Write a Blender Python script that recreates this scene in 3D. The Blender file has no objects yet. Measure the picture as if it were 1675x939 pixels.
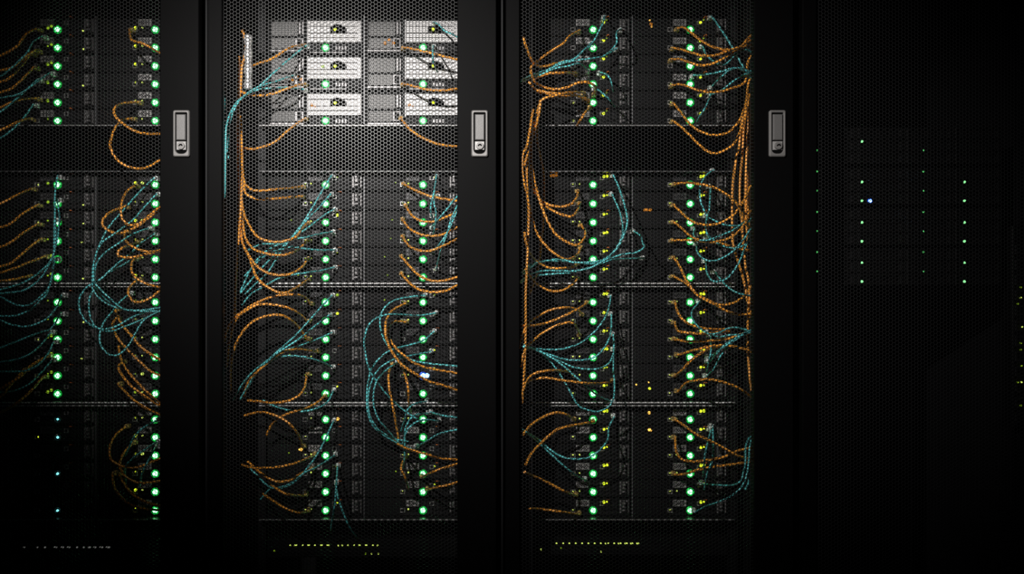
import bpy, math, random
from mathutils import Vector

random.seed(7)
scn = bpy.context.scene

# ------------------------------------------------------------------ camera, world, lights, exposure
S = 0.65 / 486.0            # metres per photograph pixel on the plane of the door fronts
DIST = 2.0                  # camera to door fronts
CX, CY = 785.0, 469.5       # vanishing point of the aisle in the photograph
ZC = 1.06                   # lens height

cam_data = bpy.data.cameras.new('camera')
cam = bpy.data.objects.new('camera', cam_data)
scn.collection.objects.link(cam)
cam.location = (0.0, -DIST, ZC)
cam.rotation_euler = (math.pi / 2, 0, 0)
cam_data.sensor_width = 36.0
cam_data.lens = 36.0 * DIST / (1675 * S)
cam_data.shift_x = (837.5 - CX) / 1675.0
cam_data.clip_start = 0.05
scn.camera = cam

world = bpy.data.worlds.new('world')
scn.world = world
world.use_nodes = True
world.node_tree.nodes['Background'].inputs[0].default_value = (0.6, 0.7, 1.0, 1)
world.node_tree.nodes['Background'].inputs[1].default_value = 0.007

LAMP_POS = Vector((-0.52, -1.55, ZC + 0.72))
LAMP_AIM = Vector(((700 - CX) * S, 0.0, ZC - (265 - CY) * S))
lamp_data = bpy.data.lights.new('aisle_lamp', 'SPOT')
lamp_data.energy = 195.0
lamp_data.color = (1.0, 0.97, 0.94)
lamp_data.spot_size = math.radians(54.5)
lamp_data.spot_blend = 1.0
lamp_data.shadow_soft_size = 0.012
lamp = bpy.data.objects.new('aisle_lamp', lamp_data)
scn.collection.objects.link(lamp)
lamp.location = LAMP_POS
lamp.rotation_euler = (LAMP_AIM - LAMP_POS).to_track_quat('-Z', 'Y').to_euler()
lamp.scale = (1.5, 1.0, 1.0)

scn.view_settings.view_transform = 'Standard'
scn.view_settings.look = 'None'
scn.view_settings.exposure = 0.0
scn.view_settings.gamma = 1.0
scn.view_settings.use_curve_mapping = False


def at(px, py, y):
    """the point at depth y that the photograph shows at a pixel"""
    k = (DIST + y) / DIST
    return Vector(((px - CX) * S * k, y, ZC - (py - CY) * S * k))


# ------------------------------------------------------------------ materials
def mat(name, col, rough=0.5, metal=0.0, bump=0.0, bscale=300.0, vary=0.0, emit=None, estr=0.0, spec=0.5):
    m = bpy.data.materials.new(name)
    m.use_nodes = True
    nt = m.node_tree
    b = nt.nodes['Principled BSDF']
    b.inputs['Base Color'].default_value = (*col, 1)
    b.inputs['Roughness'].default_value = rough
    b.inputs['Metallic'].default_value = metal
    b.inputs['Specular IOR Level'].default_value = spec
    if emit:
        b.inputs['Emission Color'].default_value = (*emit, 1)
        b.inputs['Emission Strength'].default_value = estr
    if bump or vary:
        tc = nt.nodes.new('ShaderNodeTexCoord')
        nz = nt.nodes.new('ShaderNodeTexNoise')
        nz.inputs['Scale'].default_value = bscale
        nz.inputs['Detail'].default_value = 3
        nt.links.new(tc.outputs['Object'], nz.inputs['Vector'])
        if bump:
            bp = nt.nodes.new('ShaderNodeBump')
            bp.inputs['Strength'].default_value = bump
            bp.inputs['Distance'].default_value = 0.001
            nt.links.new(nz.outputs['Fac'], bp.inputs['Height'])
            nt.links.new(bp.outputs['Normal'], b.inputs['Normal'])
        if vary:
            cr = nt.nodes.new('ShaderNodeValToRGB')
            cr.color_ramp.elements[0].position = 0.3
            cr.color_ramp.elements[1].position = 0.7
            cr.color_ramp.elements[0].color = (*[c * (1 - vary) for c in col], 1)
            cr.color_ramp.elements[1].color = (*[min(1, c * (1 + vary)) for c in col], 1)
            nt.links.new(nz.outputs['Fac'], cr.inputs['Fac'])
            nt.links.new(cr.outputs['Color'], b.inputs['Base Color'])
    return m


M = {
    'door': mat('black_powder_coat', (0.0021, 0.0020, 0.0021), 0.5, 0.0, 0.12, 500, 0.12, spec=0.045),
    'mesh': mat('perforated_steel', (0.020, 0.020, 0.0205), 0.36, 0.0, spec=0.28),
    'body': mat('cabinet_black', (0.006, 0.006, 0.0064), 0.6, 0.0, 0.1, 400, spec=0.2),
    'shelf': mat('shelf_steel', (0.012, 0.012, 0.0125), 0.22, 0.0, 0.05, 200),
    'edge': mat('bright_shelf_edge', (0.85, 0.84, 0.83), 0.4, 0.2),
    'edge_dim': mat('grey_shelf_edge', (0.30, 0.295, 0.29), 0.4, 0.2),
    'post': mat('post_steel', (0.16, 0.16, 0.165), 0.45, 0.4, 0.05, 300),
    'handle': mat('brushed_nickel', (0.19, 0.182, 0.176), 0.40, 0.3, 0.15, 900, 0.08),
    'lever': mat('satin_grey_lever', (0.135, 0.13, 0.127), 0.45, 0.25, 0.2, 900, 0.12),
    'lock': mat('bright_chrome', (0.42, 0.41, 0.40), 0.3, 0.4),
    'dark': mat('matte_black', (0.003, 0.003, 0.003), 0.8, spec=0.05),
    'server': mat('server_black', (0.006, 0.0062, 0.0062), 0.6, 0.0, 0.15, 350, spec=0.08),
    'face': mat('server_face', (0.014, 0.0145, 0.015), 0.55, 0.0, 0.2, 250, 0.2, spec=0.12),
    'grille': mat('grille_black', (0.010, 0.010, 0.0105), 0.5, 0.0, spec=0.15),
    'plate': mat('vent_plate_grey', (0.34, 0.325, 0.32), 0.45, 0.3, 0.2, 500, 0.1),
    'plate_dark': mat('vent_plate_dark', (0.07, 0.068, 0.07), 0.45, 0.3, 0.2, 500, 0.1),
    'latch': mat('latch_steel', (0.22, 0.21, 0.21), 0.4, 0.4, 0.1, 400, 0.1),
    'zinc': mat('zinc_sheet', (0.62, 0.605, 0.60), 0.5, 0.2, 0.25, 350, 0.1),
    'zinc_dim': mat('zinc_grille', (0.24, 0.235, 0.23), 0.5, 0.2, 0.2, 350, 0.1),
    'tab': mat('orange_release_tab', (0.55, 0.14, 0.03), 0.5),
    'cage': mat('port_cage', (0.45, 0.44, 0.43), 0.35, 0.6),
    'orange': mat('orange_jacket', (0.92, 0.37, 0.045), 0.42, 0.0, 0.05, 600, 0.08),
    'teal': mat('teal_jacket', (0.13, 0.62, 0.64), 0.42, 0.0, 0.05, 600, 0.08),
    'plug_orange': mat('beige_plug', (0.62, 0.42, 0.14), 0.4),
    'plug_teal': mat('clear_white_plug', (0.75, 0.78, 0.76), 0.3),
    'silver': mat('silver_sleeve', (0.78, 0.77, 0.76), 0.3, 0.35, 0.6, 160, 0.1),
    'lens_green': mat('green_lens', (0.1, 0.5, 0.2), 0.3, emit=(0.30, 1.0, 0.46), estr=4.5),
    'ring_green': mat('green_halo_ring', (0.0, 0.25, 0.06), 0.3, emit=(0.015, 1.0, 0.10), estr=0.32),  # glow around the green lens, painted as an emissive ring
    'lens_cyan': mat('cyan_lens', (0.1, 0.5, 0.5), 0.3, emit=(0.25, 0.95, 1.0), estr=1.3),
    'ring_off': mat('unlit_halo_ring', (0.02, 0.03, 0.025), 0.3),
    'lens_blue': mat('blue_lens', (0.1, 0.2, 0.6), 0.3, emit=(0.30, 0.62, 1.0), estr=4.5),
    'ring_blue': mat('blue_halo_ring', (0.0, 0.05, 0.4), 0.3, emit=(0.01, 0.10, 1.0), estr=0.5),  # same painted glow for the blue lens
    'lamp_yellow': mat('yellow_lens', (0.5, 0.5, 0.02), 0.3, emit=(0.80, 1.0, 0.03), estr=1.1),
    'lamp_lime': mat('lime_lens', (0.5, 0.5, 0.1), 0.3, emit=(0.75, 0.95, 0.16), estr=0.8),
    'lamp_dim': mat('dim_lime_lens', (0.2, 0.3, 0.02), 0.3, emit=(0.45, 0.75, 0.03), estr=0.4),
    'lamp_amber': mat('amber_lens', (0.6, 0.3, 0.05), 0.3, emit=(1.0, 0.50, 0.08), estr=1.6),
    'lamp_ember': mat('dim_amber_lens', (0.5, 0.2, 0.02), 0.3, emit=(1.0, 0.33, 0.02), estr=0.28),
    'lamp_white': mat('white_lens', (0.5, 0.5, 0.5), 0.3, emit=(0.9, 0.9, 0.85), estr=0.10),
    'lens_small': mat('small_green_lens', (0.1, 0.5, 0.2), 0.3, emit=(0.30, 1.0, 0.36), estr=1.1),
    'lens_faint': mat('faint_green_lens', (0.1, 0.5, 0.2), 0.3, emit=(0.14, 0.85, 0.20), estr=0.6),
    'storage': mat('array_black', (0.005, 0.005, 0.005), 0.5, 0.0, 0.15, 350, spec=0.15),
    'floor': mat('raised_floor_tile', (0.06, 0.06, 0.065), 0.4, 0.0, 0.1, 60, 0.2),
    'concrete': mat('painted_concrete', (0.10, 0.10, 0.105), 0.8, 0.0, 0.3, 30, 0.15),
}


# ------------------------------------------------------------------ mesh helpers
class MB:
    def __init__(self):
        self.v, self.f, self.sm = [], [], []

    def face(self, idx, smooth=False):
        self.f.append(idx)
        self.sm.append(smooth)

    def box(self, x0, x1, y0, y1, z0, z1, b=0.0):
        """a box; b > 0 chamfers the four edges of its front (y0) face"""
        n = len(self.v)
        if b <= 0:
            self.v += [(x0, y0, z0), (x1, y0, z0), (x1, y0, z1), (x0, y0, z1),
                       (x0, y1, z0), (x1, y1, z0), (x1, y1, z1), (x0, y1, z1)]
            for q in ((0, 1, 2, 3), (5, 4, 7, 6), (4, 0, 3, 7), (1, 5, 6, 2), (3, 2, 6, 7), (4, 5, 1, 0)):
                self.face([n + i for i in q])
        else:
            self.v += [(x0 + b, y0, z0 + b), (x1 - b, y0, z0 + b), (x1 - b, y0, z1 - b), (x0 + b, y0, z1 - b),
                       (x0, y0 + b, z0), (x1, y0 + b, z0), (x1, y0 + b, z1), (x0, y0 + b, z1),
                       (x0, y1, z0), (x1, y1, z0), (x1, y1, z1), (x0, y1, z1)]
            self.face([n, n + 1, n + 2, n + 3])
            self.face([n + 9, n + 8, n + 11, n + 10])
            for i in range(4):
                j = (i + 1) % 4
                self.face([n + 4 + i, n + 4 + j, n + j, n + i])
                self.face([n + 8 + i, n + 8 + j, n + 4 + j, n + 4 + i])

    def frame(self, x0, x1, z0, z1, hx0, hx1, hz0, hz1, y0, y1, b=0.0015):
        """a rectangular plate with a rectangular opening, edges chamfered"""
        n = len(self.v)

        def loop(ax0, ax1, az0, az1, y):
            k = len(self.v)
            self.v += [(ax0, y, az0), (ax1, y, az0), (ax1, y, az1), (ax0, y, az1)]
            return [k, k + 1, k + 2, k + 3]
        L = [loop(x0, x1, z0, z1, y1), loop(x0, x1, z0, z1, y0 + b), loop(x0 + b, x1 - b, z0 + b, z1 - b, y0),
             loop(hx0 - b, hx1 + b, hz0 - b, hz1 + b, y0), loop(hx0, hx1, hz0, hz1, y0 + b), loop(hx0, hx1, hz0, hz1, y1)]
        for k in range(6):
            A, B = L[k], L[(k + 1) % 6]
            for i in range(4):
                j = (i + 1) % 4
                self.face([A[i], A[j], B[j], B[i]])

    def round_frame(self, o, ro, h, rt, rb, y0, y1, b):
        """plate o = (x0, x1, z0, z1) with rounded corners and an opening h whose lower corners (rb) are rounder"""
        def loop(r, rad_top, rad_bot, y):
            x0, x1, z0, z1 = r
            k = len(self.v)
            for cx, cz, a0, rr in ((x1 - rad_top, z1 - rad_top, 0, rad_top), (x0 + rad_top, z1 - rad_top, 90, rad_top),
                                   (x0 + rad_bot, z0 + rad_bot, 180, rad_bot), (x1 - rad_bot, z0 + rad_bot, 270, rad_bot)):
                for i in range(6):
                    t = math.radians(a0 + 18 * i)
                    self.v.append((cx + rr * math.cos(t), y, cz + rr * math.sin(t)))
            return list(range(k, k + 24))
        g = lambda r, d: (r[0] + d, r[1] - d, r[2] + d, r[3] - d)
        L = [loop(o, ro, ro, y1), loop(o, ro, ro, y0 + b), loop(g(o, b), ro - b * 0.6, ro - b * 0.6, y0),
             loop(g(h, -b * 0.6), rt + b * 0.6, rb + b * 0.6, y0), loop(h, rt, rb, y0 + b * 0.6), loop(h, rt, rb, y1)]
        for k in range(6):
            A, B = L[k], L[(k + 1) % 6]
            for i in range(24):
                j = (i + 1) % 24
                self.face([A[i], A[j], B[j], B[i]])

    def disc_y(self, x, z, y0, y1, r0, r1=None, seg=14, dome=0.0):
        """a round stud along the depth axis: radius r1 at the front y0, r0 at the back y1"""
        r1 = r0 if r1 is None else r1
        n = len(self.v)
        rings = [(r0, y1), (r1, y0)]
        if dome:
            rings += [(r1 * 0.8, y0 - dome * 0.6), (r1 * 0.45, y0 - dome * 0.92)]
        for r, y in rings:
            for i in range(seg):
                a = 2 * math.pi * i / seg
                self.v.append((x + r * math.cos(a), y, z + r * math.sin(a)))
        for k in range(len(rings) - 1):
            for i in range(seg):
                j = (i + 1) % seg
                self.face([n + k * seg + i, n + k * seg + j, n + (k + 1) * seg + j, n + (k + 1) * seg + i], True)
        self.face([n + (len(rings) - 1) * seg + i for i in range(seg)])
        self.face([n + i for i in reversed(range(seg))])

    def ring_y(self, x, z, y0, y1, ro, ri, seg=16):
        n = len(self.v)
        for r, y in ((ro, y1), (ro, y0), (ri, y0), (ri, y1)):
            for i in range(seg):
                a = 2 * math.pi * i / seg
                self.v.append((x + r * math.cos(a), y, z + r * math.sin(a)))
        for k in range(4):
            for i in range(seg):
                j = (i + 1) % seg
                self.face([n + k * seg + i, n + k * seg + j, n + ((k + 1) % 4) * seg + j, n + ((k + 1) % 4) * seg + i], True)

    def tube(self, pts, r, seg=8):
        n0 = len(self.v)
        prev = None
        m = len(pts)
        for i, p in enumerate(pts):
            t = (pts[min(i + 1, m - 1)] - pts[max(i - 1, 0)])
            if t.length < 1e-9:
                t = Vector((0, 1, 0))
            t.normalize()
            if prev is None:
                a = Vector((0, 0, 1)) if abs(t.z) < 0.9 else Vector((1, 0, 0))
                prev = t.cross(a).normalized()
            u = (prev - t * prev.dot(t)).normalized()
            prev = u
            w = t.cross(u)
            rr = r[i] if isinstance(r, list) else r
            for k in range(seg):
                a = 2 * math.pi * k / seg
                self.v.append(tuple(p + u * (rr * math.cos(a)) + w * (rr * math.sin(a))))
        for i in range(m - 1):
            for k in range(seg):
                q = (k + 1) % seg
                self.face([n0 + i * seg + k, n0 + i * seg + q, n0 + (i + 1) * seg + q, n0 + (i + 1) * seg + k], True)
        self.face([n0 + k for k in reversed(range(seg))])
        self.face([n0 + (m - 1) * seg + k for k in range(seg)])

    def data(self, name, material):
        me = bpy.data.meshes.new(name)
        me.from_pydata(self.v, [], self.f)
        me.polygons.foreach_set('use_smooth', self.sm)
        me.materials.append(material)
        me.validate()
        me.update()
        return me


def link(name, data, parent=None, loc=(0, 0, 0)):
    o = bpy.data.objects.new(name, data)
    scn.collection.objects.link(o)
    o.location = loc
    if parent:
        o.parent = parent
    return o


def tag(o, label=None, cat=None, group=None, kind=None):
    if label:
        o['label'] = label
    if cat:
        o['category'] = cat
    if group:
        o['group'] = group
    if kind:
        o['kind'] = kind
    return o


def bx(*a, b=0.0):
    m = MB()
    m.box(*a, b=b)
    return m


# ------------------------------------------------------------------ the room
tag(link('floor', bx(-4, 4, -3.2, 2.2, -0.08, 0.0).data('floor', M['floor'])), kind='structure')
tag(link('ceiling', bx(-4, 4, -3.2, 2.2, 2.9, 3.0).data('ceiling', M['concrete'])), kind='structure')
tag(link('wall_back', bx(-4, 4, 2.1, 2.2, 0.0, 2.9).data('wall_back', M['concrete'])), kind='structure')

# added unseen plates around the lamp: their front edge cuts off the top of the beam
beam_shade = tag(link('added_beam_shade', None, None, LAMP_POS), 'hooded ceiling spotlight on a stem aimed at the cabinets', 'beam shade')
m_ = MB()
m_.box(-0.10, 0.35, 0.295, 0.30, -0.0085, 0.09)
m_.box(-0.10, 0.35, -0.08, 0.30, 0.085, 0.09)
m_.box(-0.10, 0.35, -0.085, -0.08, -0.06, 0.09)
link('beam_cutoff', m_.data('beam_cutoff', M['body']), beam_shade)
m_ = MB()
m_.tube([Vector((0, -0.03, 0.09)), Vector((0, -0.03, 2.9 - LAMP_POS.z - 0.02)), Vector((0, -0.03, 2.9 - LAMP_POS.z - 0.019)), Vector((0, -0.03, 2.9 - LAMP_POS.z))], [0.009, 0.009, 0.045, 0.045], 14)
link('stem', m_.data('stem', M['body']), beam_shade)

# ------------------------------------------------------------------ cabinets
Z_TOP, Z_BOT = 2.02, 0.03
DOOR_T = 0.024
RACK_GAP = [333 - 486, 333, 819.5, 1305.5, 1791.5]        # pixels of the gaps between cabinets
NODE_Y = 0.219                                            # depth of the server fronts
U = S * (DIST + NODE_Y) / DIST                            # metres per pixel at that depth
CAB_NAME = ['leftmost', 'second', 'third', 'dark fourth']

# the perforated steel sheet shared by all four doors
P = 6.08 * S


def hex_sheet(w, h):
    dx = P * math.sqrt(3) / 2
    nx, nz = int(w / dx), int(h / P)
    R = P / math.sqrt(3)
    r = R * 0.87
    th = 0.0014
    vs, fs, key = [], [], {}

    def outer(x, z, y):
        k = (round(x * 20000), round(z * 20000), y)
        if k not in key:
            key[k] = len(vs)
            vs.append((x, y, z))
        return key[k]
    x_off = (w - (nx - 1) * dx) / 2
    z_off = (h - (nz - 1) * P) / 2
    cs = [(math.cos(math.pi / 3 * i), math.sin(math.pi / 3 * i)) for i in range(6)]
    for i in range(nx):
        for j in range(nz):
            x = x_off + i * dx
            z = z_off + j * P + (P / 2 if i % 2 else 0) - P / 4
            fo = [outer(x + R * c, z + R * s, 0.0) for c, s in cs]
            bo = [outer(x + R * c, z + R * s, th) for c, s in cs]
            n = len(vs)
            vs.extend((x + r * c, 0.0, z + r * s) for c, s in cs)
            vs.extend((x + r * c, th, z + r * s) for c, s in cs)
            for k in range(6):
                q = (k + 1) % 6
                fs.append((fo[k], fo[q], n + q, n + k))
                fs.append((n + k, n + q, n + 6 + q, n + 6 + k))
                fs.append((bo[q], bo[k], n + 6 + k, n + 6 + q))
    me = bpy.data.meshes.new('mesh_panel')
    me.from_pydata(vs, [], fs)
    me.materials.append(M['mesh'])
    me.update()
    return me


MESH_W = (748 - 363 + 4) * S
MESH_H = Z_TOP - Z_BOT - 0.09
sheet = hex_sheet(MESH_W, MESH_H)

# shelf and divider heights in the photograph (front lip), shared by the cabinets with servers
SHELF_Y = [206, 281, 466, 661, 851]
LIP = 0.034


def handle_parts(door, cx):
    zt, zb = ZC - (181 - CY) * S, ZC - (257 - CY) * S
    w = 13.5 * S
    hw = 9.6 * S
    plate = MB()
    plate.round_frame((cx - w, cx + w, zb, zt), 3.2 * S, (cx - hw, cx + hw, ZC - (252 - CY) * S, ZC - (185 - CY) * S), 1.6 * S, 7.5 * S, -0.008, 0.0, 0.0022)
    link('handle_plate', plate.data('handle_plate', M['handle']), door)
    link('handle_recess', bx(cx - hw, cx + hw, -0.0012, 0.0, ZC - (251 - CY) * S, ZC - (185 - CY) * S).data('handle_recess', M['dark']), door)
    lw = 7.7 * S
    link('lever', bx(cx - lw, cx + lw, -0.0095, -0.0012, ZC - (230 - CY) * S, ZC - (188 - CY) * S, b=0.0016).data('lever', M['lever']), door)
    lk = MB()
    zl0, zl1 = ZC - (246 - CY) * S, ZC - (232 - CY) * S
    lk.box(cx - lw, cx + lw, -0.0075, -0.0012, zl0, zl1, b=0.0008)
    link('lock_housing', lk.data('lock_housing', M['lock']), door)
    cy = MB()
    cy.disc_y(cx + 0.0006, ZC - (239.5 - CY) * S, -0.0125, -0.0075, 6.3 * S, 5.7 * S, 24)
    link('lock_cylinder', cy.data('lock_cylinder', M['handle']), door)
    kh = MB()
    zk = ZC - (239.5 - CY) * S
    kh.tube([Vector((cx - 0.0036, -0.0128, zk - 0.001)), Vector((cx - 0.001, -0.0128, zk + 0.0018)),
             Vector((cx + 0.002, -0.0128, zk + 0.0022)), Vector((cx + 0.0042, -0.0128, zk - 0.0005))], [0.0010, 0.0016, 0.0018, 0.0012], 8)
    link('keyhole', kh.data('keyhole', M['dark']), door)


for ci in range(4):
    g0, g1 = RACK_GAP[ci], RACK_GAP[ci + 1]
    X = lambda p: (p - CX) * S
    label = ['black server cabinet at the edge with pale green lights beside its door stile',
             'black server cabinet with bright zinc units behind the top of its mesh door',
             'black server cabinet with tangled orange bundle behind its mesh door',
             'unlit black cabinet with sparse small green lights and one blue light'][ci]
    root = tag(link('server_cabinet', None, None, (0, 0, 0)), label, 'server cabinet', 'server cabinets in the row')
    x0, x1 = X(g0) + 0.001, X(g1) - 0.001
    t = 0.004
    link('side_panel', bx(x0, x0 + t, 0.03, 1.05, Z_BOT, Z_TOP).data('side_panel', M['body']), root)
    link('side_panel', bx(x1 - t, x1, 0.03, 1.05, Z_BOT, Z_TOP).data('side_panel', M['body']), root)
    link('back_panel', bx(x0 + t, x1 - t, 1.04, 1.05, Z_BOT, Z_TOP).data('back_panel', M['body']), root)
    link('roof_panel', bx(x0 + t, x1 - t, 0.03, 1.04, Z_TOP - 0.02, Z_TOP).data('roof_panel', M['body']), root)
    link('floor_panel', bx(x0 + t, x1 - t, 0.03, 1.04, Z_BOT, Z_BOT + 0.02).data('floor_panel', M['body']), root)
    for q in (x0 + 0.06, x1 - 0.06):
        for yy in (0.1, 0.95):
            fm = MB()
            fm.tube([Vector((q, yy, 0.0)), Vector((q, yy, 0.008)), Vector((q, yy, 0.0085)), Vector((q, yy, Z_BOT))], [0.025, 0.025, 0.01, 0.01], 12)
            link('levelling_foot', fm.data('levelling_foot', M['body']), root)
    # door: frame with chamfered edges, perforated sheet, handle
    dm = MB()
    dm.frame(X(g0 + 7.5), X(g1 - 7.5), Z_BOT, Z_TOP, X(g0 + 30.5), X(g1 - 71.5), Z_BOT + 0.045, Z_TOP - 0.045, 0.0, DOOR_T, 0.0016)
    door = link('door', dm.data('door', M['door']), root)
    link('mesh_panel', sheet, door, (X(g0 + 28.5), 0.009, Z_BOT + 0.045))
    handle_parts(door, X(g1 - 35))
    # inner cable ducts behind the stiles and the mounting posts
    k = (DIST + 0.14) / DIST
    if ci != 1:
        link('cable_duct', bx(x0 + t, X(g0 + 24), 0.09, 0.20, Z_BOT + 0.03, Z_TOP - 0.03).data('cable_duct', M['body']), root)
    link('cable_duct', bx(X(g1 - 62) * 1.0 + 0.02, x1 - t - 0.002, 0.09, 0.20, Z_BOT + 0.03, Z_TOP - 0.03).data('cable_duct', M['body']), root)
    xl = at([437 - 438, 437, 875, 1313][ci], 0, NODE_Y).x          # left edge of the left server column
    xr = xl + 2 * 159 * U
    pz0, pz1 = Z_BOT + 0.02, Z_TOP - 0.02
    if ci < 3:
        for q0, q1 in ((xl - 0.022, xl - 0.002), (xr + 0.001, xr + 0.018)):
            link('post', bx(q0, q1, NODE_Y - 0.004, NODE_Y + 0.03, pz0, pz1).data('post', M['body']), root)
        for ya, yb in ((206, 24), (851, 281)):
            link('divider', bx(xl + 159 * U - 0.0016, xl + 159 * U + 0.0012, NODE_Y - 0.004, NODE_Y + 0.45, at(0, ya, NODE_Y).z + 0.004, at(0, yb, NODE_Y).z - 0.004).data('divider', M['post']), root)
        for sy in SHELF_Y:
            zc = at(0, sy, NODE_Y - LIP).z
            sm_ = MB()
            hh = 0.0048
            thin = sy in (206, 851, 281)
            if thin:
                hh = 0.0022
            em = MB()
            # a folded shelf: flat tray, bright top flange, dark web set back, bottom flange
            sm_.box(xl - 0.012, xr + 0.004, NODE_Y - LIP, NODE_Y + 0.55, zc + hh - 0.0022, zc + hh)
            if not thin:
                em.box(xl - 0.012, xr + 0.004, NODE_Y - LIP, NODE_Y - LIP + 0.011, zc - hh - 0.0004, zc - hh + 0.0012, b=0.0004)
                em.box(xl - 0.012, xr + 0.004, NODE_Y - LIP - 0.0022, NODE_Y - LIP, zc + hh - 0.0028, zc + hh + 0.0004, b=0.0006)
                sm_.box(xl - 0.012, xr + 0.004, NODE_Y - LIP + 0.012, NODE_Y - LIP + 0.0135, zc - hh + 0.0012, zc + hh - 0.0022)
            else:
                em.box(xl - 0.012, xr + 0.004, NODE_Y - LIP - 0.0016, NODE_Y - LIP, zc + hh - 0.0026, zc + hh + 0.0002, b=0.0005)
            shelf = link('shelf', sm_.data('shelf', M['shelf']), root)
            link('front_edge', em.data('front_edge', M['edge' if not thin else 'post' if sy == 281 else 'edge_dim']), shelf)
    base = Vector(((x0 + x1) / 2, 0.5, 0.0))
    root.location = base
    for ch in root.children:
        ch.location = ch.location - base

# ------------------------------------------------------------------ servers (half-width units, two side by side)
W1 = 157 * U                 # width of one unit
H1 = 28.6 * U                # height of a slim unit
DEEP = 0.50


def node_meshes():
    D = {}
    m = MB()
    # chassis: body with a recessed strip, seams and screw heads on its face
    m.box(0, W1, 0.0, DEEP, 0, H1, b=0.0008)
    D['chassis'] = m.data('chassis', M['server'])
    m = MB()
    m.box(93 * U, 112 * U, -0.0012, 0.0, 3 * U, 24 * U, b=0.0004)
    m.box(113 * U, 136 * U, -0.0016, 0.0, 2.5 * U, 8 * U, b=0.0004)
    m.box(113 * U, 124 * U, -0.0014, 0.0, 10 * U, 27 * U, b=0.0004)
    m.box(62 * U, 91 * U, -0.0014, 0.0, 1.2 * U, 6 * U, b=0.0004)
    for zz in (25.6, 27.4):
        m.box(60 * U, 136 * U, -0.001, 0.0, zz * U, (zz + 0.7) * U)
    m.box(126 * U, 135 * U, -0.002, 0.0, 12 * U, 23 * U, b=0.0004)
    m.disc_y(129 * U, 5.2 * U, -0.0028, -0.0016, 0.002, seg=8)
    D['faceplate'] = m.data('faceplate', M['face'])
    m = MB()
    for i in range(19):
        xx = (4 + i * 2.9) * U
        m.box(xx, xx + 0.9 * U, -0.0016, 0.0, 3 * U, 26 * U)
    for j in range(6):
        zz = (3 + j * 4.45) * U
        m.box(4 * U, 57.1 * U, -0.0013, 0.0, zz, zz + 0.9 * U)
    D['grille'] = m.data('grille', M['grille'])
    for nm, mm in (('vent_plate', 'plate'), ('vent_plate_dark', 'plate_dark')):
        m = MB()
        m.frame(68 * U, 90 * U, 16 * U, 26.5 * U, 70 * U, 88 * U, 18 * U, 24.5 * U, -0.003, 0.0, 0.0005)
        for i in range(5):
            m.box((70 + i * 4) * U, (72.4 + i * 4) * U, -0.0025, -0.0005, 18 * U, 24.5 * U)
        m.box(70 * U, 88 * U, -0.0025, -0.0005, 20.4 * U, 22.0 * U)
        D[nm] = m.data('vent_plate', M[mm])
    m = MB()
    m.box(139.5 * U, 142.5 * U, -0.004, 0.0, 5 * U, 27 * U, b=0.0006)
    m.box(152.6 * U, 154.8 * U, -0.004, 0.0, 5 * U, 27 * U, b=0.0006)
    m.box(142.5 * U, 149 * U, -0.003, 0.0, 8 * U, 11.5 * U, b=0.0006)
    m.box(144 * U, 148.5 * U, -0.006, 0.0, 13.5 * U, 26 * U, b=0.0008)
    m.box(150 * U, 152 * U, -0.003, 0.0, 23 * U, 26 * U, b=0.0005)
    m.box(144.5 * U, 148 * U, -0.011, -0.006, 20 * U, 25 * U, b=0.0008)
    D['latch'] = m.data('latch', M['latch'])
    m = MB()
    m.frame(59 * U, 67 * U, 6 * U, 13 * U, 60.2 * U, 65.8 * U, 7.2 * U, 11.8 * U, -0.005, 0.0, 0.0004)
    D['network_port'] = m.data('network_port', M['cage'])
    m = MB()
    m.frame(107 * U, 114 * U, 17 * U, 24 * U, 108.2 * U, 112.8 * U, 18.2 * U, 22.8 * U, -0.005, 0.0, 0.0004)
    D['console_port'] = m.data('network_port', M['cage'])
    m = MB()
    m.tube([Vector((117.5 * U, -0.002, 26.5 * U)), Vector((117.8 * U, -0.012, 28.4 * U)), Vector((120 * U, -0.016, 28.8 * U)),
            Vector((122.2 * U, -0.012, 28.4 * U)), Vector((122.5 * U, -0.002, 26.5 * U))], 0.0011, 6)
    D['release_tab'] = m.data('release_tab', M['tab'])
    for nm, mm in (('green', 'lens_green'), ('cyan', 'lens_cyan'), ('blue', 'lens_blue')):
        m = MB()
        m.disc_y(0, 0, -0.004, 0.0, 0.0060 if nm != 'cyan' else 0.0030, 0.0057 if nm != 'cyan' else 0.0028, 14, 0.002)
        D['led_' + nm] = m.data('status_light', M[mm])
    for nm, mm in (('green', 'ring_green'), ('cyan', 'ring_off'), ('blue', 'ring_blue')):  # rings that imitate the halo of each lens; the cyan ones stay unlit
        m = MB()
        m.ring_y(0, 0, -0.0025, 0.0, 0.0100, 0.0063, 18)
        D['ring_' + nm] = m.data('halo_ring', M[mm])
    for nm in ('lamp_yellow', 'lamp_lime', 'lamp_dim', 'lamp_amber', 'lamp_ember', 'lamp_white'):
        m = MB()
        m.disc_y(0, 0, -0.0025, 0.0, 0.0021, 0.0019, 10, 0.0008)
        D[nm] = m.data('activity_light', M[nm])
        m = MB()
        m.disc_y(0, 0, -0.003, 0.0, 0.0038, 0.0035, 12, 0.0012)
        D['big_' + nm] = m.data('activity_light', M[nm])
    return D


D = node_meshes()

# tall zinc units of the second cabinet's top bay
H2 = 57.5 * U


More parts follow.
